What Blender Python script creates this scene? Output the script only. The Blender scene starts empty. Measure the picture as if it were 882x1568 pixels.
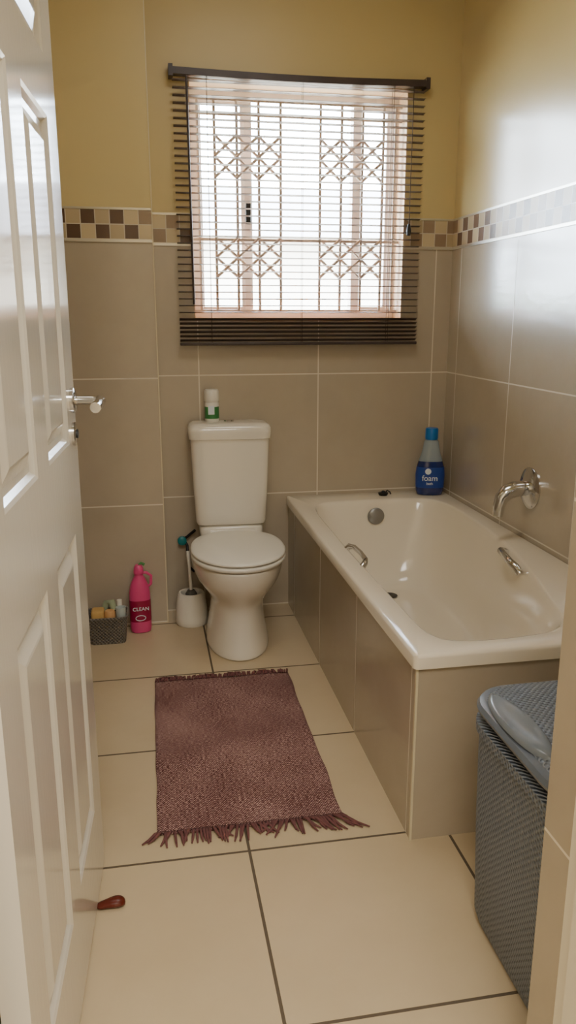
import bpy, bmesh, math, random
from mathutils import Vector, Matrix
random.seed(4)
scene = bpy.context.scene
COL = scene.collection

def s2l(c):
    return tuple(((v/255)/12.92 if v/255 <= .04045 else ((v/255+.055)/1.055)**2.4) for v in c)+(1,)

# ------------------------------------------------------------ materials
def new_mat(name):
    m = bpy.data.materials.new(name); m.use_nodes = True
    nt = m.node_tree
    return m, nt, nt.nodes['Principled BSDF']

def mat(name, col, rough=.5, metal=0., spec=.5, noise=0., nscale=20, bump=0., bscale=80, coat=0., trans=0., alpha=1.):
    m, nt, b = new_mat(name)
    b.inputs['Base Color'].default_value = s2l(col)
    b.inputs['Roughness'].default_value = rough
    b.inputs['Metallic'].default_value = metal
    b.inputs['Specular IOR Level'].default_value = spec
    b.inputs['Coat Weight'].default_value = coat
    b.inputs['Transmission Weight'].default_value = trans
    tc = nt.nodes.new('ShaderNodeTexCoord')
    if noise:
        n = nt.nodes.new('ShaderNodeTexNoise'); n.inputs['Scale'].default_value = nscale; n.inputs['Detail'].default_value = 4
        nt.links.new(tc.outputs['Object'], n.inputs['Vector'])
        mx = nt.nodes.new('ShaderNodeMix'); mx.data_type = 'RGBA'
        c = s2l(col)
        mx.inputs['A'].default_value = tuple(v*(1-noise) for v in c[:3])+(1,)
        mx.inputs['B'].default_value = tuple(min(1, v*(1+noise)) for v in c[:3])+(1,)
        nt.links.new(n.outputs['Fac'], mx.inputs['Factor'])
        nt.links.new(mx.outputs['Result'], b.inputs['Base Color'])
    if bump:
        n2 = nt.nodes.new('ShaderNodeTexNoise'); n2.inputs['Scale'].default_value = bscale; n2.inputs['Detail'].default_value = 3
        nt.links.new(tc.outputs['Object'], n2.inputs['Vector'])
        bp = nt.nodes.new('ShaderNodeBump'); bp.inputs['Strength'].default_value = bump; bp.inputs['Distance'].default_value = .003
        nt.links.new(n2.outputs['Fac'], bp.inputs['Height']); nt.links.new(bp.outputs['Normal'], b.inputs['Normal'])
    return m

class NB:
    def __init__(s, nt): s.nt = nt
    def n(s, t): return s.nt.nodes.new(t)
    def l(s, a, b): s.nt.links.new(a, b)
    def math(s, op, a, b=None, c=None):
        nd = s.n('ShaderNodeMath'); nd.operation = op
        for i, v in enumerate((a, b, c)):
            if v is None: continue
            if isinstance(v, (int, float)): nd.inputs[i].default_value = v
            else: s.l(v, nd.inputs[i])
        return nd.outputs[0]
    def mix(s, f, a, b):
        nd = s.n('ShaderNodeMix'); nd.data_type = 'RGBA'
        for k, v in (('Factor', f), ('A', a), ('B', b)):
            if isinstance(v, tuple) or isinstance(v, float): nd.inputs[k].default_value = v
            else: s.l(v, nd.inputs[k])
        return nd.outputs['Result']

def grid_mask(g, xyz, axes, gw):
    out = None
    for ax, off, pitch in axes:
        v = g.math('MULTIPLY', g.math('SUBTRACT', xyz[ax], off), 1/pitch)
        v = g.math('PINGPONG', v, .5)
        v = g.math('LESS_THAN', v, gw/2/pitch)
        out = v if out is None else g.math('MAXIMUM', out, v)
    return out

PAINT = s2l((205, 186, 134))
def tile_mat(name, axes, c1=(188, 176, 156), c2=(170, 157, 136), grout=(220, 211, 193), gw=.005, paint_z=None, rough=.2, bump=.12, spec=.6, paint=None, bscale=14, prough=.4, coat=0):
    m, nt, b = new_mat(name); g = NB(nt)
    geo = g.n('ShaderNodeNewGeometry'); sep = g.n('ShaderNodeSeparateXYZ'); g.l(geo.outputs['Position'], sep.inputs[0])
    xyz = {'x': sep.outputs[0], 'y': sep.outputs[1], 'z': sep.outputs[2]}
    msk = grid_mask(g, xyz, axes, gw) if axes else g.math('MULTIPLY', sep.outputs[0], 0.0)
    if paint_z:
        up = g.math('GREATER_THAN', xyz['z'], paint_z)
        msk = g.math('MULTIPLY', msk, g.math('SUBTRACT', 1.0, up))
    n1 = g.n('ShaderNodeTexNoise'); n1.inputs['Scale'].default_value = 3.5; n1.inputs['Detail'].default_value = 6; n1.inputs['Roughness'].default_value = .65
    g.l(geo.outputs['Position'], n1.inputs['Vector'])
    col = g.mix(n1.outputs['Fac'], s2l(c1), s2l(c2))
    col = g.mix(msk, col, s2l(grout))
    n2 = g.n('ShaderNodeTexNoise'); n2.inputs['Scale'].default_value = bscale; n2.inputs['Detail'].default_value = 3
    g.l(geo.outputs['Position'], n2.inputs['Vector'])
    h = g.math('SUBTRACT', g.math('MULTIPLY', n2.outputs['Fac'], .5), g.math('MULTIPLY', msk, .6))
    r = g.math('ADD', g.math('MULTIPLY', msk, .5), rough)
    if paint_z:
        col = g.mix(up, col, paint or PAINT)
        r = g.math('ADD', g.math('MULTIPLY', up, prough-rough), r)
        r = g.math('MINIMUM', r, .8)
        h = g.math('MULTIPLY', h, g.math('SUBTRACT', 1.0, up))
    bp = g.n('ShaderNodeBump'); bp.inputs['Strength'].default_value = bump; bp.inputs['Distance'].default_value = .006
    g.l(h, bp.inputs['Height']); g.l(bp.outputs['Normal'], b.inputs['Normal'])
    g.l(col, b.inputs['Base Color']); g.l(r, b.inputs['Roughness'])
    b.inputs['Specular IOR Level'].default_value = spec
    b.inputs['Coat Weight'].default_value = coat; b.inputs['Coat Roughness'].default_value = .2
    if coat: g.l(bp.outputs['Normal'], b.inputs['Coat Normal'])
    return m

def mosaic_mat(name, ax, off):
    m, nt, b = new_mat(name); g = NB(nt)
    geo = g.n('ShaderNodeNewGeometry'); sep = g.n('ShaderNodeSeparateXYZ'); g.l(geo.outputs['Position'], sep.inputs[0])
    xyz = {'x': sep.outputs[0], 'y': sep.outputs[1], 'z': sep.outputs[2]}
    p = .0525; z0 = 1.5335
    msk = grid_mask(g, xyz, [(ax, off, p), ('z', z0, p)], .0035)
    i = g.math('FLOOR', g.math('MULTIPLY', g.math('SUBTRACT', xyz[ax], off), 1/p))
    j = g.math('FLOOR', g.math('MULTIPLY', g.math('SUBTRACT', xyz['z'], z0), 1/p))
    cmb = g.n('ShaderNodeCombineXYZ'); g.l(i, cmb.inputs[0]); g.l(j, cmb.inputs[1])
    wn = g.n('ShaderNodeTexWhiteNoise'); wn.noise_dimensions = '3D'; g.l(cmb.outputs[0], wn.inputs['Vector'])
    par = g.math('PINGPONG', g.math('ADD', i, j), 1.0)
    cr = g.n('ShaderNodeValToRGB'); cr.color_ramp.interpolation = 'CONSTANT'
    e = cr.color_ramp.elements; e[0].position = 0; e[0].color = s2l((98, 74, 56)); e[1].position = .5; e[1].color = s2l((150, 128, 104))
    cr2 = g.n('ShaderNodeValToRGB'); cr2.color_ramp.interpolation = 'CONSTANT'
    e = cr2.color_ramp.elements; e[0].position = 0; e[0].color = s2l((200, 182, 146)); e[1].position = .6; e[1].color = s2l((180, 162, 130))
    g.l(wn.outputs['Value'], cr.inputs[0]); g.l(wn.outputs['Value'], cr2.inputs[0])
    c = g.mix(par, cr.outputs[0], cr2.outputs[0])
    c = g.mix(msk, c, s2l((205, 195, 175)))
    g.l(c, b.inputs['Base Color']); b.inputs['Roughness'].default_value = .25
    return m

def holes_mat(name, c, dark, mode):
    m, nt, b = new_mat(name); g = NB(nt)
    tc = g.n('ShaderNodeTexCoord'); sep = g.n('ShaderNodeSeparateXYZ'); g.l(tc.outputs['Object'], sep.inputs[0])
    x, y, z = sep.outputs
    k = 2*math.pi/.0135
    if mode == 'side': a = g.math('ADD', x, y); d = z
    else: a = x; d = y
    f = g.math('MULTIPLY', g.math('SINE', g.math('MULTIPLY', a, k)), g.math('SINE', g.math('MULTIPLY', d, k)))
    hole = g.math('GREATER_THAN', f, .5)
    g.l(g.mix(hole, s2l(c), s2l(dark)), b.inputs['Base Color'])
    bp = g.n('ShaderNodeBump'); bp.inputs['Strength'].default_value = .8; bp.inputs['Distance'].default_value = .003
    g.l(g.math('MULTIPLY', f, -1.0), bp.inputs['Height']); g.l(bp.outputs['Normal'], b.inputs['Normal'])
    b.inputs['Roughness'].default_value = .38
    return m

def rug_mat():
    m, nt, b = new_mat('woven_rug'); g = NB(nt)
    tc = g.n('ShaderNodeTexCoord')
    mp = g.n('ShaderNodeMapping'); mp.inputs['Scale'].default_value = (90, 220, 1); g.l(tc.outputs['Object'], mp.inputs[0])
    n = g.n('ShaderNodeTexNoise'); n.inputs['Scale'].default_value = 1.5; n.inputs['Detail'].default_value = 2; g.l(mp.outputs[0], n.inputs['Vector'])
    sep = g.n('ShaderNodeSeparateXYZ'); g.l(tc.outputs['Object'], sep.inputs[0])
    wx = g.math('SINE', g.math('MULTIPLY', sep.outputs[0], 2*math.pi/.0065))
    wy = g.math('SINE', g.math('MULTIPLY', sep.outputs[1], 2*math.pi/.0085))
    w = g.math('MULTIPLY', wx, wy)
    f = g.math('ADD', g.math('MULTIPLY', w, .2), n.outputs['Fac'])
    n3 = g.n('ShaderNodeTexNoise'); n3.inputs['Scale'].default_value = 5; g.l(tc.outputs['Object'], n3.inputs['Vector'])
    f = g.math('ADD', f, g.math('MULTIPLY', g.math('SUBTRACT', n3.outputs['Fac'], .5), .25))
    cr = g.n('ShaderNodeValToRGB'); e = cr.color_ramp.elements
    e[0].position = .33; e[0].color = s2l((76, 46, 46)); e[1].position = .70; e[1].color = s2l((204, 170, 160))
    mid = e.new(.52); mid.color = s2l((120, 82, 79))
    g.l(f, cr.inputs[0]); g.l(cr.outputs[0], b.inputs['Base Color'])
    bp = g.n('ShaderNodeBump'); bp.inputs['Strength'].default_value = .7; bp.inputs['Distance'].default_value = .003
    g.l(f, bp.inputs['Height']); g.l(bp.outputs['Normal'], b.inputs['Normal'])
    b.inputs['Roughness'].default_value = .95; b.inputs['Specular IOR Level'].default_value = .1
    return m

# ------------------------------------------------------------ mesh helpers
def mkobj(name, bm, material=None, smooth=False, sharp=40):
    bmesh.ops.recalc_face_normals(bm, faces=bm.faces)
    me = bpy.data.meshes.new(name); bm.to_mesh(me); bm.free()
    if smooth:
        for p in me.polygons: p.use_smooth = True
        if sharp: me.set_sharp_from_angle(angle=math.radians(sharp))
    o = bpy.data.objects.new(name, me); COL.objects.link(o)
    if material: me.materials.append(material)
    return o

def add_box(bm, x0, x1, y0, y1, z0, z1):
    vs = [bm.verts.new(p) for p in ((x0,y0,z0),(x1,y0,z0),(x1,y1,z0),(x0,y1,z0),(x0,y0,z1),(x1,y0,z1),(x1,y1,z1),(x0,y1,z1))]
    for f in ((0,3,2,1),(4,5,6,7),(0,1,5,4),(1,2,6,5),(2,3,7,6),(3,0,4,7)): bm.faces.new([vs[i] for i in f])

def box(name, x0, x1, y0, y1, z0, z1, material, bevel=0):
    bm = bmesh.new(); add_box(bm, x0, x1, y0, y1, z0, z1)
    if bevel: bmesh.ops.bevel(bm, geom=bm.edges[:], offset=bevel, segments=3, affect='EDGES', profile=.5)
    return mkobj(name, bm, material, smooth=bool(bevel))

def boxes(name, lst, material):
    bm = bmesh.new()
    for b in lst: add_box(bm, *b)
    return mkobj(name, bm, material)

def add_tube(bm, pts, r, seg=10, cap=True):
    pts = [Vector(p) for p in pts]; n = len(pts)
    rs = r if isinstance(r, (list, tuple)) else [r]*n
    rings = []; up = None
    for i, p in enumerate(pts):
        t = (pts[min(i+1, n-1)]-pts[max(i-1, 0)]).normalized()
        if up is None:
            up = Vector((0, 0, 1)) if abs(t.z) < .9 else Vector((1, 0, 0))
        u = (up - t*up.dot(t)).normalized(); up = u; v = t.cross(u)
        rings.append([bm.verts.new(p+(u*math.cos(2*math.pi*k/seg)+v*math.sin(2*math.pi*k/seg))*rs[i]) for k in range(seg)])
    for a, b in zip(rings, rings[1:]):
        for k in range(seg): bm.faces.new((a[k], a[(k+1) % seg], b[(k+1) % seg], b[k]))
    if cap: bm.faces.new(rings[0][::-1]); bm.faces.new(rings[-1])

def tube(name, pts, r, material, seg=12):
    bm = bmesh.new(); add_tube(bm, pts, r, seg); return mkobj(name, bm, material, True, 50)

def loft(name, rings, material, cap0=True, cap1=True, sub=0, sharp=40):
    bm = bmesh.new()
    R = [[bm.verts.new(p) for p in r] for r in rings]
    n = len(R[0])
    for a, b in zip(R, R[1:]):
        for k in range(n): bm.faces.new((a[k], a[(k+1) % n], b[(k+1) % n], b[k]))
    if cap0: bm.faces.new(R[0][::-1])
    if cap1: bm.faces.new(R[-1])
    o = mkobj(name, bm, material, True, sharp if not sub else None)
    if sub:
        md = o.modifiers.new('s', 'SUBSURF'); md.levels = sub; md.render_levels = sub
    return o

def lathe(name, prof, material, seg=40, axis='z', loc=(0, 0, 0), sharp=40):
    rings = []
    for r, z in prof:
        ring = []
        for k in range(seg):
            a = 2*math.pi*k/seg
            x, y = max(r, .0002)*math.cos(a), max(r, .0002)*math.sin(a)
            if axis == 'z': p = (x, y, z)
            elif axis == 'x': p = (z, x, y)
            else: p = (x, z, y)
            ring.append((p[0]+loc[0], p[1]+loc[1], p[2]+loc[2]))
        rings.append(ring)
    return loft(name, rings, material, sharp=sharp)

def sup(a, b, e, n, cx=0, cy=0, z=0):
    out = []
    for k in range(n):
        t = 2*math.pi*k/n; c, s = math.cos(t), math.sin(t)
        out.append((cx+a*math.copysign(abs(c)**(2/e), c), cy+b*math.copysign(abs(s)**(2/e), s), z))
    return out

def rrect(x0, x1, y0, y1, r, z, seg=8):
    pts = []
    for cx, cy, a0 in ((x1-r, y1-r, 0), (x0+r, y1-r, 90), (x0+r, y0+r, 180), (x1-r, y0+r, 270)):
        for k in range(seg+1):
            a = math.radians(a0+90*k/seg); pts.append((cx+r*math.cos(a), cy+r*math.sin(a), z))
    return pts

def group(name, parts, loc=(0, 0, 0), rotz=0):
    e = bpy.data.objects.new(name, None); COL.objects.link(e); e.empty_display_size = .05
    e.location = loc; e.rotation_euler = (0, 0, rotz)
    for p in parts: p.parent = e
    return e

# ------------------------------------------------------------ layout constants (metres)
XL, XR = -.42, 1.298
YB, YF = 3.276, .945
H = 2.65
ZT = 1.524
porcelain = mat('porcelain_white', (232, 225, 210), .12, coat=.3)
plastic_white = mat('white_plastic', (230, 225, 212), .3)
chrome = mat('chrome', (215, 215, 215), .12, metal=1)
steel_trim = mat('brushed_metal_trim', (200, 196, 186), .3, metal=1)
black = mat('black_rubber', (20, 20, 22), .45)
frame_white = mat('cream_frame_paint', (232, 224, 204), .35)
hall_paint = mat('hall_paint', (226, 216, 192), .6)
ceil_m = mat('ceiling_paint', (238, 234, 224), .8)

back_m = tile_mat('wall_tile_back', [('x', .2255, .501), ('z', .003, .508)], paint_z=1.6)
right_m = tile_mat('wall_tile_right', [('y', 2.674, .501), ('z', .003, .508)], paint_z=1.6, rough=.2, bump=.14, bscale=30, prough=.28, coat=1.0)
col_m = tile_mat('wall_tile_boxing', [('x', .072, .501), ('z', .003, .508)], paint_z=1.6)
frontw_m = tile_mat('wall_tile_front', [('z', .003, .508)], paint_z=1.6)
panel_m = tile_mat('bath_panel_tile', [('y', 2.135, .498)], rough=.2)
panelf_m = tile_mat('bath_end_tile', [], rough=.2)
floor_m = tile_mat('floor_tile', [('x', .203, .5), ('y', 1.137, .498)], c1=(206, 188, 155), c2=(186, 166, 133), grout=(92, 80, 64), gw=.007, rough=.3, bump=.25, bscale=9, spec=.5)

# ------------------------------------------------------------ room shell
box('floor', XL-.15, XR+.15, YF-.155, YB+.2, -.1, 0, floor_m)
hall_floor = box('floor_hall', -1.3, 1.9, -1.8, YF-.155, -.1, 0, floor_m)
box('ceiling', XL-.15, XR+.15, YF-.155, YB+.2, H, H+.1, ceil_m)
box('ceiling_hall', -1.3, 1.9, -1.8, YF-.155, H, H+.1, ceil_m)
WX0, WX1, WZ0, WZ1 = .215, 1.082, 1.238, 2.125
boxes('wall_back', [(XL-.15, WX0, YB, YB+.2, 0, H), (WX1, XR+.15, YB, YB+.2, 0, H), (WX0, WX1, YB, YB+.2, 0, WZ0), (WX0, WX1, YB, YB+.2, WZ1, H)], back_m)
box('wall_right', XR, XR+.15, YF-.155, YB, 0, H, right_m)
box('wall_left', XL-.15, XL, YF-.155, YB, 0, H, right_m)
DX0, DX1, DZ = -.235, .565, 2.06
boxes('wall_front', [(XL, DX0, YF-.15, YF, 0, H), (DX1, XR, YF-.15, YF, 0, H), (DX0, DX1, YF-.15, YF, DZ, H)], frontw_m)
boxes('wall_hall', [(-1.3, DX0, YF-.165, YF-.15, 0, H), (DX1+.005, 1.9, YF-.165, YF-.15, 0, H), (DX0, DX1, YF-.165, YF-.15, DZ, H),
    (-1.4, -1.3, -1.8, YF-.15, 0, H), (1.9, 2.0, -1.8, YF-.15, 0, H), (-1.4, 2.0, -1.9, -1.8, 0, H)], hall_paint)
CX, CY = .058, 3.15
box('wall_boxing', XL, CX, CY, YB, 0, H, col_m)
cream_trim = mat('cream_edge_trim', (214, 202, 170), .4)
box('trim_1', CX-.002, CX+.002, CY-.002, CY+.008, 0, H, cream_trim)
# mosaic borders + metal listels
mx = mosaic_mat('mosaic_x', 'x', .06); my = mosaic_mat('mosaic_y', 'y', 3.276)
def border(i, x0, x1, y0, y1, m):
    if y1-y0 < .02:
        o = box('strip', x0, x1, y0, y1, 1.531, 1.641, m)
        a = box('listel_bottom', x0, x1, y0-.002, y1, ZT-.001, 1.533, steel_trim); b = box('listel_top', x0, x1, y0-.002, y1, 1.637, 1.645, steel_trim)
    else:
        o = box('strip', x0, x1, y0, y1, 1.531, 1.641, m)
        a = box('listel_bottom', x0-.002, x1, y0, y1, ZT-.001, 1.533, steel_trim); b = box('listel_top', x0-.002, x1, y0, y1, 1.637, 1.645, steel_trim)
    group('trim_%d' % i, [o, a, b])
border(2, XL, CX-.003, CY-.003, CY, mx)
border(3, CX, WX0, YB-.003, YB, mx)
border(4, WX1, XR, YB-.003, YB, mx)
border(5, XR-.003, XR, YF, YB-.003, my)
# ------------------------------------------------------------ door frame (right jamb visible)
df = [boxes('jamb_right', [(DX1-.002, DX1+.06, YF-.185, YF-.075, 0, DZ), (DX1-.018, DX1, YF-.185, YF-.12, 0, DZ)], frame_white),
      boxes('jamb_left', [(DX0-.05, DX0+.002, YF-.185, YF-.075, 0, DZ), (DX0, DX0+.016, YF-.185, YF-.12, 0, DZ)], frame_white),
      box('head', DX0-.05, DX1+.06, YF-.185, YF-.075, DZ, DZ+.05, frame_white),
      box('architrave', DX1+.0, DX1+.075, YF-.19, YF-.165, 0, DZ+.05, frame_white)]
group('trim_6', df)

# ------------------------------------------------------------ door leaf
def door_mesh():
    W, Hh, T = .77, 2.035, .038
    xs = [0, .105, .335, .435, .665, W]
    zs = [0, .20, .83, 1.01, 1.59, 1.69, 1.93, Hh]
    bm = bmesh.new()
    def face(pts): bm.faces.new([bm.verts.new(p) for p in pts])
    for side in (0, 1):
        y0 = 0 if side == 0 else T; sg = 1 if side == 0 else -1
        for i in range(5):
            for j in range(7):
                x0, x1, z0, z1 = xs[i], xs[i+1], zs[j], zs[j+1]
                if i in (1, 3) and j in (1, 3, 5):
                    prev = None
                    for ins, dep in ((0, 0), (.006, .003), (.013, .010), (.024, .011), (.046, .002), (.05, .001)):
                        y = y0+sg*dep
                        r = [(x0+ins, y, z0+ins), (x1-ins, y, z0+ins), (x1-ins, y, z1-ins), (x0+ins, y, z1-ins)]
                        if prev:
                            for k in range(4): face([prev[k], prev[(k+1) % 4], r[(k+1) % 4], r[k]])
                        prev = r
                    face(prev)
                else: face([(x0, y0, z0), (x1, y0, z0), (x1, y0, z1), (x0, y0, z1)])
    for a in (0, W): face([(a, 0, 0), (a, T, 0), (a, T, Hh), (a, 0, Hh)])
    for z in (0, Hh): face([(0, 0, z), (W, 0, z), (W, T, z), (0, T, z)])
    bmesh.ops.remove_doubles(bm, verts=bm.verts, dist=.0002)
    return bm
dm, dnt, db = new_mat('door_gloss_paint'); g = NB(dnt)
db.inputs['Base Color'].default_value = s2l((220, 215, 202)); db.inputs['Roughness'].default_value = .12
db.inputs['Specular IOR Level'].default_value = .8
tc = g.n('ShaderNodeTexCoord'); mp = g.n('ShaderNodeMapping'); mp.inputs['Scale'].default_value = (70, 70, 3); g.l(tc.outputs['Object'], mp.inputs[0])
nn = g.n('ShaderNodeTexNoise'); nn.inputs['Scale'].default_value = 1.2; nn.inputs['Detail'].default_value = 3; g.l(mp.outputs[0], nn.inputs['Vector'])
bp = g.n('ShaderNodeBump'); bp.inputs['Strength'].default_value = .12; bp.inputs['Distance'].default_value = .0015; g.l(nn.outputs['Fac'], bp.inputs['Height']); g.l(bp.outputs['Normal'], db.inputs['Normal'])
leaf = mkobj('leaf', door_mesh(), dm)
dparts = [leaf]
hu = .72; hz = 1.088
for sgn, y0 in ((-1, 0), (1, .038)):
    dparts.append(lathe('handle_rose', [(.0, 0), (.025, 0), (.025, .007*sgn), (.019, .010*sgn), (0, .010*sgn)], chrome, axis='y', loc=(hu, y0, hz)))
    dparts.append(lathe('lock_rose', [(.0, 0), (.024, 0), (.024, .005*sgn), (.019, .007*sgn), (0, .007*sgn)], chrome, axis='y', loc=(hu, y0, 1.022)))
    dparts.append(tube('lever', [(hu, y0+sgn*.005, hz), (hu, y0+sgn*.045, hz), (hu-.006, y0+sgn*.056, hz), (hu-.02, y0+sgn*.060, hz), (hu-.10, y0+sgn*.060, hz-.002), (hu-.115, y0+sgn*.060, hz-.002)], [.009, .009, .010, .010, .011, .010], chrome, 16))
dparts.append(tube('key_cylinder', [(hu, -.002, 1.022), (hu, -.010, 1.022)], .009, black))
dparts.append(box('keeper_plate', .7695, .7712, .006, .032, .98, 1.14, steel_trim))
for z in (.25, 1.0, 1.8): dparts.append(tube('hinge', [(-.004, .036, z-.05), (-.004, .036, z+.05)], .006, steel_trim))
group('door_1', dparts, (-.183, .89, .008), math.atan2(.769, .043))

# ------------------------------------------------------------ window
wf = mat('window_frame_aluminium', (240, 230, 224), .4)
fy = YB+.11
fr = []
def fbox(x0, x1, z0, z1, y0=fy, y1=fy+.045): fr.append((x0, x1, y0, y1, z0, z1))
fbox(WX0, WX0+.035, WZ0, WZ1); fbox(WX1-.035, WX1, WZ0, WZ1); fbox(WX0+.035, WX1-.035, WZ0, WZ0+.035); fbox(WX0+.035, WX1-.035, WZ1-.035, WZ1)
for c in (.452, .905): fbox(c-.016, c+.016, WZ0+.035, WZ1-.035)
for a, b in ((WX0+.035, .436), (.921, WX1-.035)):
    fbox(a, a+.016, WZ0+.035, WZ1-.035, fy+.01, fy+.035); fbox(b-.012, b, WZ0+.035, WZ1-.035, fy+.01, fy+.035)
    fbox(a+.016, b-.012, WZ0+.035, WZ0+.055, fy+.01, fy+.035); fbox(a+.016, b-.012, WZ1-.055, WZ1-.035, fy+.01, fy+.035)
wfo = boxes('frame', fr, wf)
gm, gnt, gb = new_mat('clear_glass'); g = NB(gnt)
tr = g.n('ShaderNodeBsdfTransparent'); gl = g.n('ShaderNodeBsdfGlossy'); gl.inputs['Roughness'].default_value = .02
ms = g.n('ShaderNodeMixShader'); ms.inputs[0].default_value = .06; g.l(tr.outputs[0], ms.inputs[1]); g.l(gl.outputs[0], ms.inputs[2])
g.l(ms.outputs[0], gnt.nodes['Material Output'].inputs['Surface'])
glass = box('glass', WX0+.03, WX1-.03, fy+.02, fy+.024, WZ0+.03, WZ1-.03, gm)
latch = box('latch', .44, .462, fy-.012, fy, 1.62, 1.70, black, .003)
sill_m = mat('sill_paint', (222, 182, 142), .4)
sill = box('sill', WX0, WX1, YB-.008, fy, WZ0-.001, WZ0+.008, sill_m)
reveal_m = mat('reveal_paint', (236, 212, 180), .5)
rev = boxes('reveal_lining', [(WX0, WX0+.003, YB-.001, fy, WZ0+.008, WZ1), (WX1-.003, WX1, YB-.001, fy, WZ0+.008, WZ1), (WX0+.003, WX1-.003, YB-.001, fy, WZ1-.003, WZ1)], reveal_m)
group('window_1', [wfo, glass, latch, sill, rev])
# burglar bars
bar_m = mat('painted_steel_bars', (205, 190, 178), .4)
bm = bmesh.new(); by = YB+.065
def vb(x, z0=WZ0+.035, z1=WZ1-.05, r=.006): add_tube(bm, [(x, by, z0), (x, by, z1)], r, 8)
groups = [[.315, .403, .491, .579], [.7415, .829, .917, 1.004]]
for gx in groups:
    for x in gx: vb(x)
    for za, zb in ((1.789, 1.946), (1.41, 1.564)):
        n = 2; hgt = (zb-za)/n
        for i in range(3):
            for j in range(n):
                x0, x1 = gx[i], gx[i+1]; z0, z1 = za+j*hgt, za+(j+1)*hgt
                add_tube(bm, [(x0, by-.006, z0), (x1, by-.006, z1)], .006, 6); add_tube(bm, [(x0, by+.006, z1), (x1, by+.006, z0)], .006, 6)
for x in (.25, 1.055): vb(x)
for z in (1.275, 2.072, 2.02, 1.555): add_tube(bm, [(WX0+.004, by, z), (WX1-.004, by, z)], .006, 8)
mkobj('window_burglar_bars', bm, bar_m, True, 50)

# ------------------------------------------------------------ venetian blind
slat_m = mat('blind_slat_taupe', (88, 75, 72), .35)
rail_m = mat('blind_rail_brown', (64, 53, 51), .4)
BX0, BX1, byc = .150, 1.142, YB-.035
bm = bmesh.new()
def slat(z, tilt=-.12, w=.0125):
    prof = []
    for k in range(5):
        u = -1+2*k/4
        prof.append((u*w*math.cos(tilt), u*w*math.sin(tilt)+.0018*(1-u*u)))
    rows = []
    for i in (0, 1):
        x = (BX0+.003, BX1-.003)[i]
        rows.append([bm.verts.new((x, byc+p[0], z+p[1])) for p in prof]+[bm.verts.new((x, byc+p[0], z+p[1]-.0011)) for p in prof[::-1]])
    m = len(rows[0])
    for k in range(m): bm.faces.new((rows[0][k], rows[0][(k+1) % m], rows[1][(k+1) % m], rows[1][k]))
    bm.faces.new(rows[0][::-1]); bm.faces.new(rows[1])
z = 2.108
zs_ = []
while z > 1.25: zs_.append((z, -.10)); z -= .0262
while z > 1.160: zs_.append((z, -.38)); z -= .0165
for z, t in zs_: slat(z, t)
slats = mkobj('slats', bm, slat_m, True, 40)
rings = []
for i in range(13):
    t = i/12; x = BX0-.006+(BX1-BX0+.012)*t; dz = -.008*math.sin(math.pi*t)
    rings.append([(x, byc-.018, 2.124+dz), (x, byc+.018, 2.124+dz), (x, byc+.018, 2.148+dz), (x, byc-.018, 2.148+dz)])
head = loft('head_rail', rings, rail_m, sharp=30)
ends = boxes('rail_brackets', [(BX0-.010, BX0+.006, byc-.021, YB, 2.116, 2.156), (BX1-.006, BX1+.010, byc-.021, YB, 2.116, 2.156)], rail_m)
brail = box('bottom_rail', BX0+.002, BX1-.002, byc-.013, byc+.013, 1.140, 1.152, rail_m, .003)
bm = bmesh.new()
for x in (.28, .648, 1.01):
    for dy in (-.0135, .0135): add_tube(bm, [(x, byc+dy, 1.145), (x, byc+dy, 2.13)], .0009, 5)
cords = mkobj('ladder_cords', bm, rail_m)
wand = tube('tilt_wand', [(.204, byc-.03, 2.115), (.210, byc-.03, 1.30)], .0045, rail_m, 8)
pc = tube('pull_cord', [(1.085, byc-.024, 2.12), (1.083, byc-.024, 1.60)], .0016, rail_m, 6)
tas = lathe('tassel', [(0, 0), (.008, .002), (.010, .02), (.005, .045), (0, .046)], black, loc=(1.083, byc-.024, 1.57), seg=16)
group('venetian_blind', [slats, head, ends, brail, cords, wand, pc, tas])

# ------------------------------------------------------------ bathtub
def catmull(P, sub=8):
    out = []; n = len(P)
    for i in range(n):
        p0, p1, p2, p3 = (Vector(P[(i+k-1) % n]) for k in range(4))
        for s in range(sub):
            t = s/sub
            out.append(.5*((2*p1)+(p2-p0)*t+(2*p0-5*p1+4*p2-p3)*t*t+(3*p1-p0-3*p2+p3)*t**3))
    return out
C = Vector((.90, 2.45))
def ray_poly(th, poly):
    d = Vector((math.cos(th), math.sin(th))); best = None
    n = len(poly)
    for i in range(n):
        a = Vector(poly[i][:2])-C; e = Vector(poly[(i+1) % n][:2])-C-a
        den = d.x*e.y-d.y*e.x
        if abs(den) < 1e-12: continue
        t = (a.x*e.y-a.y*e.x)/den; u = (a.x*d.y-a.y*d.x)/den
        if t > 0 and -1e-6 <= u <= 1+1e-6 and (best is None or t > best): best = t
    return C+d*best
RZ = .498
BL, BN = .588, 1.593
outer = [p[:2] for p in rrect(BL, XR-.001, BN, YB-.001, .014, 0, 6)]
basin = catmull([(.658,1.95),(.656,2.2),(.656,2.6),(.66,2.95),(.685,3.07),(.76,3.118),(.94,3.13),(1.12,3.12),(1.195,3.07),(1.222,2.95),(1.222,2.72),(1.195,2.4),(1.14,2.12),(1.085,1.9),(1.045,1.76),(.99,1.69),(.9,1.667),(.8,1.660),(.72,1.668),(.675,1.70),(.66,1.78)])
flr = catmull([(.76,2.25),(.755,2.5),(.755,2.75),(.78,2.93),(.86,2.99),(.95,3.0),(1.04,2.98),(1.10,2.9),(1.115,2.7),(1.10,2.45),(1.04,2.2),(.95,2.06),(.86,2.04),(.79,2.1)])
ths = [2*math.pi*k/150 for k in range(150)]
for p in outer: ths.append(math.atan2(p[1]-C.y, p[0]-C.x) % (2*math.pi))
ths = sorted(ths)
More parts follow.
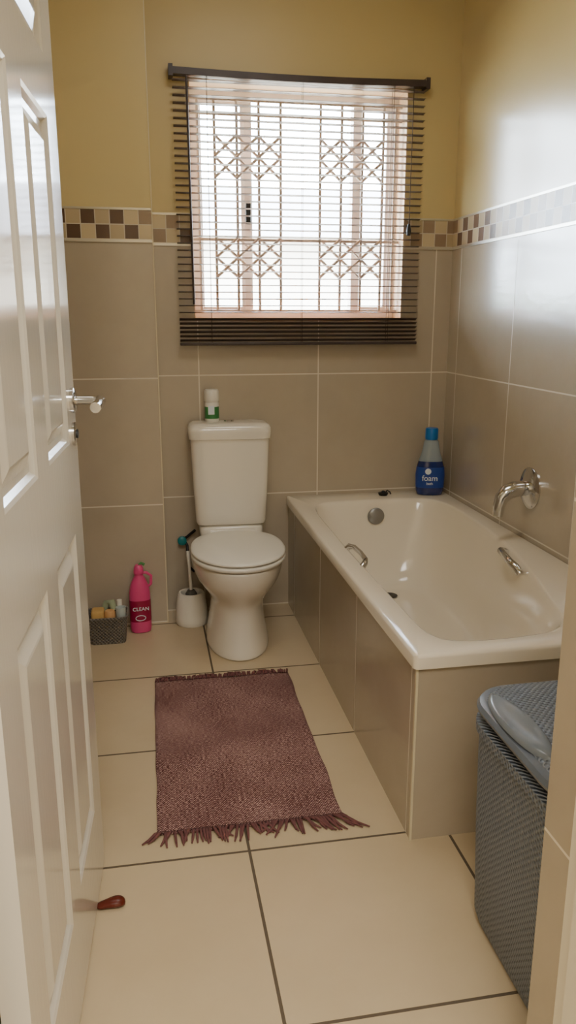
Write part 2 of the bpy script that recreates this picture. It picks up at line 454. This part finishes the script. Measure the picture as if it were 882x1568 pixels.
ths = [t for i, t in enumerate(ths) if i == 0 or t-ths[i-1] > 1e-4]
rings = []
O = [ray_poly(t, outer) for t in ths]; B = [ray_poly(t, basin) for t in ths]; F = [ray_poly(t, flr) for t in ths]
def off(P, d):
    return [p+(p-C).normalized()*d for p in P]
def R3(P, z): return [(p.x, p.y, z) for p in P]
def clampO(P, d):
    return [Vector((min(max(p.x, BL+d), XR-.001-d), min(max(p.y, BN+d), YB-.001-d))) for p in P]
rings.append(R3(clampO(O, .012), .464)); rings.append(R3(O, .462)); rings.append(R3(O, .489)); rings.append(R3(clampO(O, .003), .496)); rings.append(R3(clampO(O, .010), RZ))
rings.append(R3(off(B, .014), RZ)); rings.append(R3(off(B, .005), RZ-.002)); rings.append(R3(B, RZ-.008))
for z, w in ((.478, .03), (.44, .10), (.39, .20), (.33, .33), (.26, .48), (.21, .61), (.178, .74), (.160, .87), (.150, .97)):
    rings.append([(b.x+(f.x-b.x)*w, b.y+(f.y-b.y)*w, z) for b, f in zip(B, F)])
for s, z in ((.93, .147), (.6, .146), (.25, .145)):
    fc = Vector((.94, 2.6)); rings.append([(fc.x+(f.x-fc.x)*s, fc.y+(f.y-fc.y)*s, z) for f in F])
tub = loft('tub_shell', rings, mat('bath_acrylic', (236, 226, 206), .13, coat=.3), cap0=False, sharp=60)
sidep = box('side_panel', .598, .612, 1.605, YB-.001, 0, .468, panel_m)
endp = box('end_panel', .612, XR-.001, 1.605, 1.619, 0, .468, panelf_m)
edge = box('edge_trim', .5965, .602, 1.6025, 1.609, 0, .466, cream_trim)
ovf = lathe('overflow', [(0, 0), (.036, 0), (.036, -.006), (.030, -.011), (0, -.011)], mat('grey_chrome', (150, 150, 148), .35, metal=.7), axis='y', loc=(.945, 3.108, .432))
drain = lathe('drain', [(0, 0), (.032, 0), (.034, .002), (.026, .004), (.0, .001)], black, loc=(.948, 2.90, .149))
hr = tube('grab_handle_right', [(1.190, 2.37, .475), (1.170, 2.365, .487), (1.148, 2.34, .497), (1.135, 2.28, .498), (1.125, 2.22, .496), (1.130, 2.195, .488), (1.140, 2.18, .470)], [.013, .013, .012, .011, .012, .013, .013], chrome, 14)
hl = tube('grab_handle_left', [(.648, 2.47, .487), (.660, 2.465, .502), (.670, 2.44, .506), (.674, 2.37, .506), (.670, 2.30, .506), (.660, 2.275, .502), (.648, 2.27, .487)], [.011, .010, .008, .008, .008, .010, .011], chrome, 14)
group('bathtub', [tub, sidep, endp, edge, ovf, drain, hr, hl])
# spout
sp = tube('spout', [(1.29, 2.455, .680), (1.262, 2.455, .680), (1.238, 2.455, .678), (1.212, 2.455, .668), (1.194, 2.455, .648), (1.186, 2.455, .618), (1.184, 2.455, .586)], [.024, .027, .028, .027, .024, .020, .018], chrome, 20)
fl = lathe('wall_flange', [(0, 0), (.072, 0), (.072, -.004), (.062, -.010), (.03, -.018), (0, -.019)], chrome, axis='x', loc=(XR, 2.455, .680))
group('bath_spout', [sp, fl])
# plug on rim
pl = lathe('stopper', [(0, 0), (.018, 0), (.021, .006), (.022, .012), (.008, .014), (.006, .02), (0, .02)], black, seg=24)
pl2 = tube('chain_ring', [(.01, 0, .012), (.02, .006, .02), (.03, 0, .014), (.034, -.004, .004)], .003, black, 8)
group('bath_plug', [pl, pl2], (1.005, 3.205, RZ))

# ------------------------------------------------------------ bubble bath bottle
bl = mat('blue_liquid_plastic', (14, 38, 104), .12, coat=.5)
clr = mat('clear_blue_plastic', (200, 216, 224), .08, trans=.55)
capb = mat('blue_cap', (20, 110, 186), .3)
def ell(z, a, b, n=32, e=2.3): return sup(a, b, e, n, 0, 0, z)
b1 = loft('body', [ell(0, .045, .024), ell(.004, .055, .029), (ell(.02, .060, .033)), ell(.09, .062, .034), ell(.13, .058, .033), ell(.150, .052, .031)], bl)
b2 = loft('shoulder', [ell(.150, .052, .031), ell(.18, .042, .028), ell(.205, .036, .025), ell(.235, .031, .023, e=2), ell(.245, .024, .02, e=2)], clr)
b3 = lathe('cap', [(0, .243), (.026, .243), (.028, .25), (.027, .288), (.024, .292), (0, .292)], capb)
lab_m = mat('label_blue', (30, 66, 150), .35); lab_w = mat('label_white', (225, 232, 238), .4)
lb = loft('label', [ell(.035, .0612, .0342), ell(.09, .0632, .0352), ell(.125, .0597, .0342)], lab_m, cap0=False, cap1=False)
def text(name, s, size, loc, m, rot=(math.pi/2, 0, 0)):
    c = bpy.data.curves.new(name, 'FONT'); c.body = s; c.size = size; c.extrude = .0004; c.align_x = 'CENTER'; c.offset = .0002
    o = bpy.data.objects.new(name, c); COL.objects.link(o); o.location = loc; o.rotation_euler = rot; c.materials.append(m); return o
t1 = text('label_text', 'foam', .034, (-.004, -.0362, .068), lab_w)
t2 = text('label_subtext', 'bath', .016, (-.004, -.0362, .05), lab_w)
d1 = lathe('label_badge', [(0, 0), (.013, 0), (.013, -.001), (0, -.0012)], lab_w, axis='y', loc=(-.012, -.0342, .108))
group('bubble_bath_bottle', [b1, b2, b3, lb, t1, t2, d1], (1.208, 3.185, RZ), math.radians(-14))

# ------------------------------------------------------------ toilet (local: wall at y=0, front is -y)
def egg(z, a, front, back, n=28, eb=3.0, yc=None):
    yc = -(back+(front-back)*.50) if yc is None else yc
    out = []
    for k in range(n):
        t = 2*math.pi*k/n; c, s = math.cos(t), math.sin(t)
        if s < 0: x = a*math.copysign(abs(c)**.96, c); y = yc+(front+yc)*s
        else: x = a*math.copysign(abs(c)**(2/eb), c); y = yc+(-back-yc)*math.copysign(abs(s)**(2/eb), s)
        out.append((x, y, z))
    return out
bowl = loft('bowl', [egg(0, .118, .570, .14), egg(.001, .124, .576, .13), egg(.025, .123, .576, .13), egg(.09, .109, .562, .14), egg(.16, .101, .552, .14), egg(.205, .105, .560, .13), egg(.245, .130, .598, .12),
      egg(.285, .158, .640, .11), egg(.33, .173, .662, .10), egg(.366, .177, .670, .09), egg(.374, .176, .669, .09), egg(.376, .16, .65, .11)], porcelain, sub=2)
neck = loft('cistern_seat', [sup(.10, .07, 4, 24, 0, -.11, .20), sup(.12, .085, 4, 24, 0, -.11, .32), sup(.135, .085, 5, 24, 0, -.105, .40), sup(.138, .08, 5, 24, 0, -.105, .432)], porcelain, sub=1)
seat = loft('seat', [egg(.377, .170, .665, .24, eb=2.6), egg(.378, .177, .675, .232, eb=2.6), egg(.390, .180, .680, .23, eb=2.6), egg(.397, .178, .677, .232, eb=2.6), egg(.398, .165, .66, .245, eb=2.6)], plastic_white, sub=1)
lid = loft('seat_lid', [egg(.400, .170, .667, .235, eb=2.6), egg(.401, .178, .677, .228, eb=2.6), egg(.410, .180, .680, .226, eb=2.6), egg(.418, .172, .670, .232, eb=2.6), egg(.423, .13, .61, .27, eb=2.4), egg(.425, .06, .52, .35, eb=2.2)], plastic_white, sub=2)
hinge = tube('hinge_bar', [(-.09, -.222, .405), (.09, -.222, .405)], .011, plastic_white)
def rr(z, a, d, n=40, yc=-.103): return sup(a, d, 6, n, 0, yc, z)
cist = loft('cistern', [rr(.425, .13, .07), rr(.427, .140, .077), rr(.44, .145, .080), rr(.60, .153, .083), rr(.77, .159, .086), rr(.785, .158, .086)], porcelain)
clid = loft('cistern_lid', [rr(.778, .158, .085), rr(.780, .165, .091), rr(.806, .1675, .093), rr(.822, .166, .091), rr(.833, .159, .085), rr(.839, .145, .073), rr(.841, .10, .05)], porcelain, sharp=60)
btn = lathe('flush_button', [(0, .840), (.021, .840), (.021, .844), (.018, .847), (0, .848)], chrome, loc=(0, -.105, 0))
group('toilet', [bowl, neck, seat, lid, hinge, cist, clid, btn], (.336, YB-.003, 0), math.radians(-1.6))

# valve + hose
teal = mat('teal_plastic', (20, 120, 122), .35)
v1 = lathe('valve_wheel', [(0, -.03), (.016, -.03), (.019, -.036), (.019, -.05), (.014, -.054), (0, -.054)], teal, axis='y')
v2 = tube('valve_body', [(0, 0, 0), (0, -.035, 0)], .010, chrome)
v3 = tube('hose', [(.008, -.03, .0), (.02, -.05, -.02), (.022, -.06, -.06), (.024, -.06, -.11), (.045, -.055, -.135), (.060, -.05, -.12), (.065, -.05, -.10)], .006, black)
v4 = tube('hose_upper', [(0, -.03, 0), (.022, -.04, .015), (.040, -.04, .03), (.055, -.05, .045)], .006, black)
group('toilet_stop_valve', [v1, v2, v3, v4], (.132, YB-.001, .330))

# toilet brush
hb = lathe('holder', [(0, 0), (.062, 0), (.067, .006), (.068, .03), (.063, .09), (.055, .13), (.051, .137), (.044, .137), (.042, .13), (.044, .06), (.03, .03), (0, .03)], plastic_white)
hb2 = lathe('brush_dome', [(0, .09), (.026, .095), (.024, .13), (.015, .145), (0, .148)], mat('grey_bristle', (96, 94, 90), .8))
hb3 = tube('handle', [(0, 0, .14), (-.004, .008, .24), (-.008, .014, .31)], [.007, .006, .008], plastic_white)
group('toilet_brush', [hb, hb2, hb3], (.158, 3.125, 0))

# air freshener can
green = mat('label_green', (60, 130, 70), .4)
a1 = lathe('can', [(0, 0), (.027, 0), (.0285, .003), (.0285, .075), (.026, .08), (0, .08)], plastic_white)
a2 = loft('label', [sup(.0289, .0289, 2, 40, 0, 0, z) for z in (.012, .035, .06)], green, cap0=False, cap1=False)
a3 = lathe('cap', [(0, .08), (.029, .08), (.030, .084), (.0295, .122), (.026, .128), (0, .129)], plastic_white)
a4 = box('label_panel', -.017, .008, -.0305, -.0275, .03, .064, lab_w)
group('air_freshener', [a1, a2, a3, a4], (.268, 3.195, .8405))

# bleach bottle
pink = mat('pink_plastic', (214, 72, 128), .3); dpink = mat('label_magenta', (150, 14, 62), .35); redc = mat('green_cap', (60, 130, 60), .35)
p1 = loft('body', [ell(0, .034, .024), ell(.004, .040, .029), ell(.02, .043, .031), ell(.13, .043, .031), ell(.17, .042, .030), ell(.20, .036, .027), ell(.225, .026, .022, e=2), ell(.24, .018, .017, e=2), ell(.25, .016, .016, e=2)], pink)
p2 = lathe('cap', [(0, .248), (.020, .248), (.021, .252), (.018, .275), (.012, .285), (0, .286)], pink)
p2b = tube('nozzle_clip', [(.0, 0, .28), (.012, 0, .291), (.024, 0, .284)], .006, redc, 10)
p3 = loft('label', [ell(.05, .0436, .0316), ell(.14, .0436, .0316)], dpink, cap0=False, cap1=False)
p4 = text('label_text', 'CLEAN', .021, (0, -.0322, .10), lab_w)
p5 = tube('label_ring', [(-.002+.02*math.cos(t*.3), -.032, .068+.011*math.sin(t*.3)) for t in range(22)], .0016, lab_w, 6)
p6 = tube('grip', [(.034, 0, .19), (.047, 0, .20), (.049, 0, .235), (.03, 0, .25), (.012, 0, .25)], .006, pink, 8)
group('bleach_bottle', [p1, p2, p2b, p3, p4, p5, p6], (-.053, 3.07, 0), math.radians(5))

# small basket with contents
bk_m = holes_mat('grey_basket_weave', (128, 122, 114), (62, 60, 58), 'side')
ri = [rrect(-.068, .068, -.05, .05, .02, 0), rrect(-.07, .07, -.052, .052, .02, .004), rrect(-.080, .080, -.062, .062, .022, .105), rrect(-.083, .083, -.065, .065, .024, .108), rrect(-.083, .083, -.065, .065, .024, .114),
      rrect(-.076, .076, -.058, .058, .02, .114), rrect(-.064, .064, -.046, .046, .016, .01)]
k1 = loft('basket', ri, bk_m)
k2 = box('sponge', -.06, -.01, -.04, .02, .07, .135, mat('yellow_sponge', (210, 170, 104), .9, bump=.6, bscale=200), .01)
k3 = lathe('small_bottle', [(0, .02), (.018, .02), (.018, .12), (.010, .135), (.010, .165), (0, .166)], plastic_white, loc=(.05, .0, 0))
k4 = tube('scrubber', [(-.02, .02, .10), (.0, .03, .145), (.02, .02, .15), (.03, .0, .12)], .014, mat('sage_cloth', (150, 160, 130), .8))
k5 = lathe('yellow_tub', [(0, .02), (.02, .02), (.022, .12), (.018, .13), (0, .131)], mat('tan_plastic', (215, 165, 110), .5), loc=(.012, -.02, 0))
k6 = lathe('cup', [(0, .02), (.017, .02), (.02, .135), (.017, .135), (.0, .06)], mat('pale_blue_plastic', (180, 190, 186), .4), loc=(.055, -.03, .01), seg=20)
group('storage_basket', [k1, k2, k3, k4, k5, k6], (-.182, 3.005, 0))

# ------------------------------------------------------------ rug
rm = rug_mat()
bm = bmesh.new(); NX, NY = 40, 70; RW, RL = .475, .85
from mathutils import noise as mn
V = []
for j in range(NY+1):
    row = []
    for i in range(NX+1):
        u = i/NX-.5; v = j/NY-.5
        x = u*RW+.006*mn.noise(Vector((u*2, v*6, 3))); y = v*RL+.007*mn.noise(Vector((u*5, v*2, 9)))
        zz = .006+.003*(mn.noise(Vector((u*7, v*12, 1)))+.6)
        row.append(bm.verts.new((x, y, zz)))
    V.append(row)
for j in range(NY):
    for i in range(NX): bm.faces.new((V[j][i], V[j][i+1], V[j+1][i+1], V[j+1][i]))
rb = mkobj('weave', bm, rm, True, None)
md = rb.modifiers.new('t', 'SOLIDIFY'); md.thickness = .006; md.offset = -1
bm = bmesh.new()
for side in (-1, 1):
    n = 60
    for k in range(n):
        u = (k+.5)/n-.5
        x = u*RW; y = side*(RL/2-.004)
        lean = .022*math.sin(k*.45)+random.uniform(-.02, .02); L = random.uniform(.03, .06)*(1 if side < 0 else .75)
        if side < 0 and u > .3: lean += .04
        if side < 0 and u < -.4: lean -= .03
        add_tube(bm, [(x, y, .009), (x+lean*.2, y+side*L*.3, .012+random.uniform(0, .004)), (x+lean*.6, y+side*L*.7, .007), (x+lean, y+side*L, .004)], [.0035, .004, .0034, .0018], 6)
fr_ = mkobj('fringe', bm, mat('rug_fringe', (106, 66, 64), .95, noise=.4, nscale=90), True, None)
group('woven_rug', [rb, fr_], (.226, 2.150, 0), math.radians(-.6))

# ------------------------------------------------------------ laundry hamper
hs = holes_mat('hamper_grey_side', (116, 124, 134), (60, 68, 78), 'side'); ht = holes_mat('hamper_grey_top', (122, 130, 140), (62, 70, 80), 'top')
hgrey = mat('hamper_smooth_grey', (100, 108, 118), .3); hdark = mat('hamper_shadow_gap', (26, 20, 20), .6)
def hr_(ins, z, r=.09): return rrect(-.185+ins, .185-ins, -.21+ins, .21-ins, r-ins*.5, z, 10)
h1 = loft('body', [hr_(.035, 0), hr_(.026, .004), hr_(.018, .03), hr_(.010, .25), hr_(.006, .445), hr_(.000, .449), hr_(.000, .468), hr_(.006, .470)], hs)
h2 = loft('gap', [hr_(.018, .468), hr_(.018, .500)], hdark)
h3 = loft('lid_rim', [hr_(.010, .490), hr_(.001, .492), hr_(-.001, .499), hr_(.004, .508), hr_(.016, .512)], hgrey, cap1=True)
h4 = loft('lid_top', [hr_(.016, .5115), hr_(.020, .516), hr_(.05, .521), hr_(.09, .523)], ht, sharp=70)
ls = []
for sc, zz in ((1, .514), (.97, .521), (.85, .525), (.5, .522), (.1, .520)):
    ring = []
    for k in range(40):
        t = 2*math.pi*k/40
        ring.append((-.150+.032*sc*math.sin(t)*abs(math.sin(t))**.2, .03+.125*sc*math.cos(t), zz))
    ls.append(ring)
h5 = loft('lid_handle', ls, mat('hamper_handle_grey', (118, 126, 134), .22), sharp=60)
group('laundry_hamper', [h1, h2, h3, h4, h5], (.812, 1.195, 0))

# ------------------------------------------------------------ door stop
ds = loft('wedge', [[(x, .0+y*w, .002+(zz)*hh) for y, zz in ((-1, 0), (-.8, .8), (0, 1), (.8, .8), (1, 0))] for x, w, hh in ((-.006, .012, .009), (.012, .012, .015), (.026, .016, .020), (.038, .017, .020), (.046, .013, .016), (.050, .006, .010))],
    mat('brown_wood_stop', (92, 34, 22), .25))
ds.modifiers.new('s', 'SUBSURF').render_levels = 2
group('door_stop', [ds], (-.146, 1.505, 0), math.radians(4))
ds.scale = (1.15, 1.15, 1)

# ------------------------------------------------------------ outside
box('ground_outside', -20, 30, YB+.2, 60, -.3, -.15, mat('paving_outside', (190, 180, 160), .9))
soff = box('roof_overhang', -2, 5, YB+.2, 5.3, 2.62, 2.74, mat('peach_soffit', (225, 160, 108), .8))
hw = box('walls', .3, 4.6, 11, 15, -.15, 2.3, mat('neighbour_plaster', (180, 172, 160), .9))
bm = bmesh.new()
vs = [bm.verts.new(p) for p in ((.0, 10.6, 2.25), (4.9, 10.6, 2.25), (4.9, 13, 3.2), (0, 13, 3.2), (0, 15.4, 2.25), (4.9, 15.4, 2.25))]
bm.faces.new((vs[0], vs[1], vs[2], vs[3])); bm.faces.new((vs[3], vs[2], vs[5], vs[4])); bm.faces.new((vs[0], vs[3], vs[4])); bm.faces.new((vs[1], vs[5], vs[2]))
hrf = mkobj('roof', bm, mat('pale_roof_tile', (140, 136, 138), .8))
group('neighbour_house', [hw, hrf])
box('hedge', -8, 14, 17, 18, -.15, 1.75, mat('hedge_green', (70, 96, 56), .9, noise=.5))

# ------------------------------------------------------------ light
w = bpy.data.worlds.new('sky'); scene.world = w; w.use_nodes = True
bg = w.node_tree.nodes['Background']; bg.inputs[0].default_value = (.74, .87, 1, 1); bg.inputs[1].default_value = 58
def light(name, typ, loc, rot, e, **k):
    d = bpy.data.lights.new(name, typ); d.energy = e
    for a, b in k.items(): setattr(d, a, b)
    o = bpy.data.objects.new(name, d); COL.objects.link(o); o.location = loc; o.rotation_euler = rot; return o
light('sun', 'SUN', (0, 0, 8), (math.radians(38), 0, math.radians(8)), 10, angle=.01, color=(1, .95, .85))
light('hall_fill_light', 'AREA', (.2, -.5, H-.03), (0, 0, 0), 70, shape='RECTANGLE', size=1.2, size_y=1.2, color=(1, .95, .88))  # added fill from behind the camera, not a known hall fixture
light('bathroom_fill_light', 'AREA', (.45, 2.0, H-.03), (0, 0, 0), 9, shape='DISK', size=.7, color=(1, .95, .88))  # added overhead fill to brighten the interior, no fixture in the room

# ------------------------------------------------------------ camera
cd = bpy.data.cameras.new('camera'); cam = bpy.data.objects.new('camera', cd); COL.objects.link(cam)
cd.sensor_fit = 'VERTICAL'; cd.sensor_height = 36; cd.lens = 36*1202/1568; cd.clip_start = .02
cam.location = (0, 0, 1.26)
cam.rotation_euler = (math.radians(90-14.1), 0, math.radians(-10.33))
scene.camera = cam
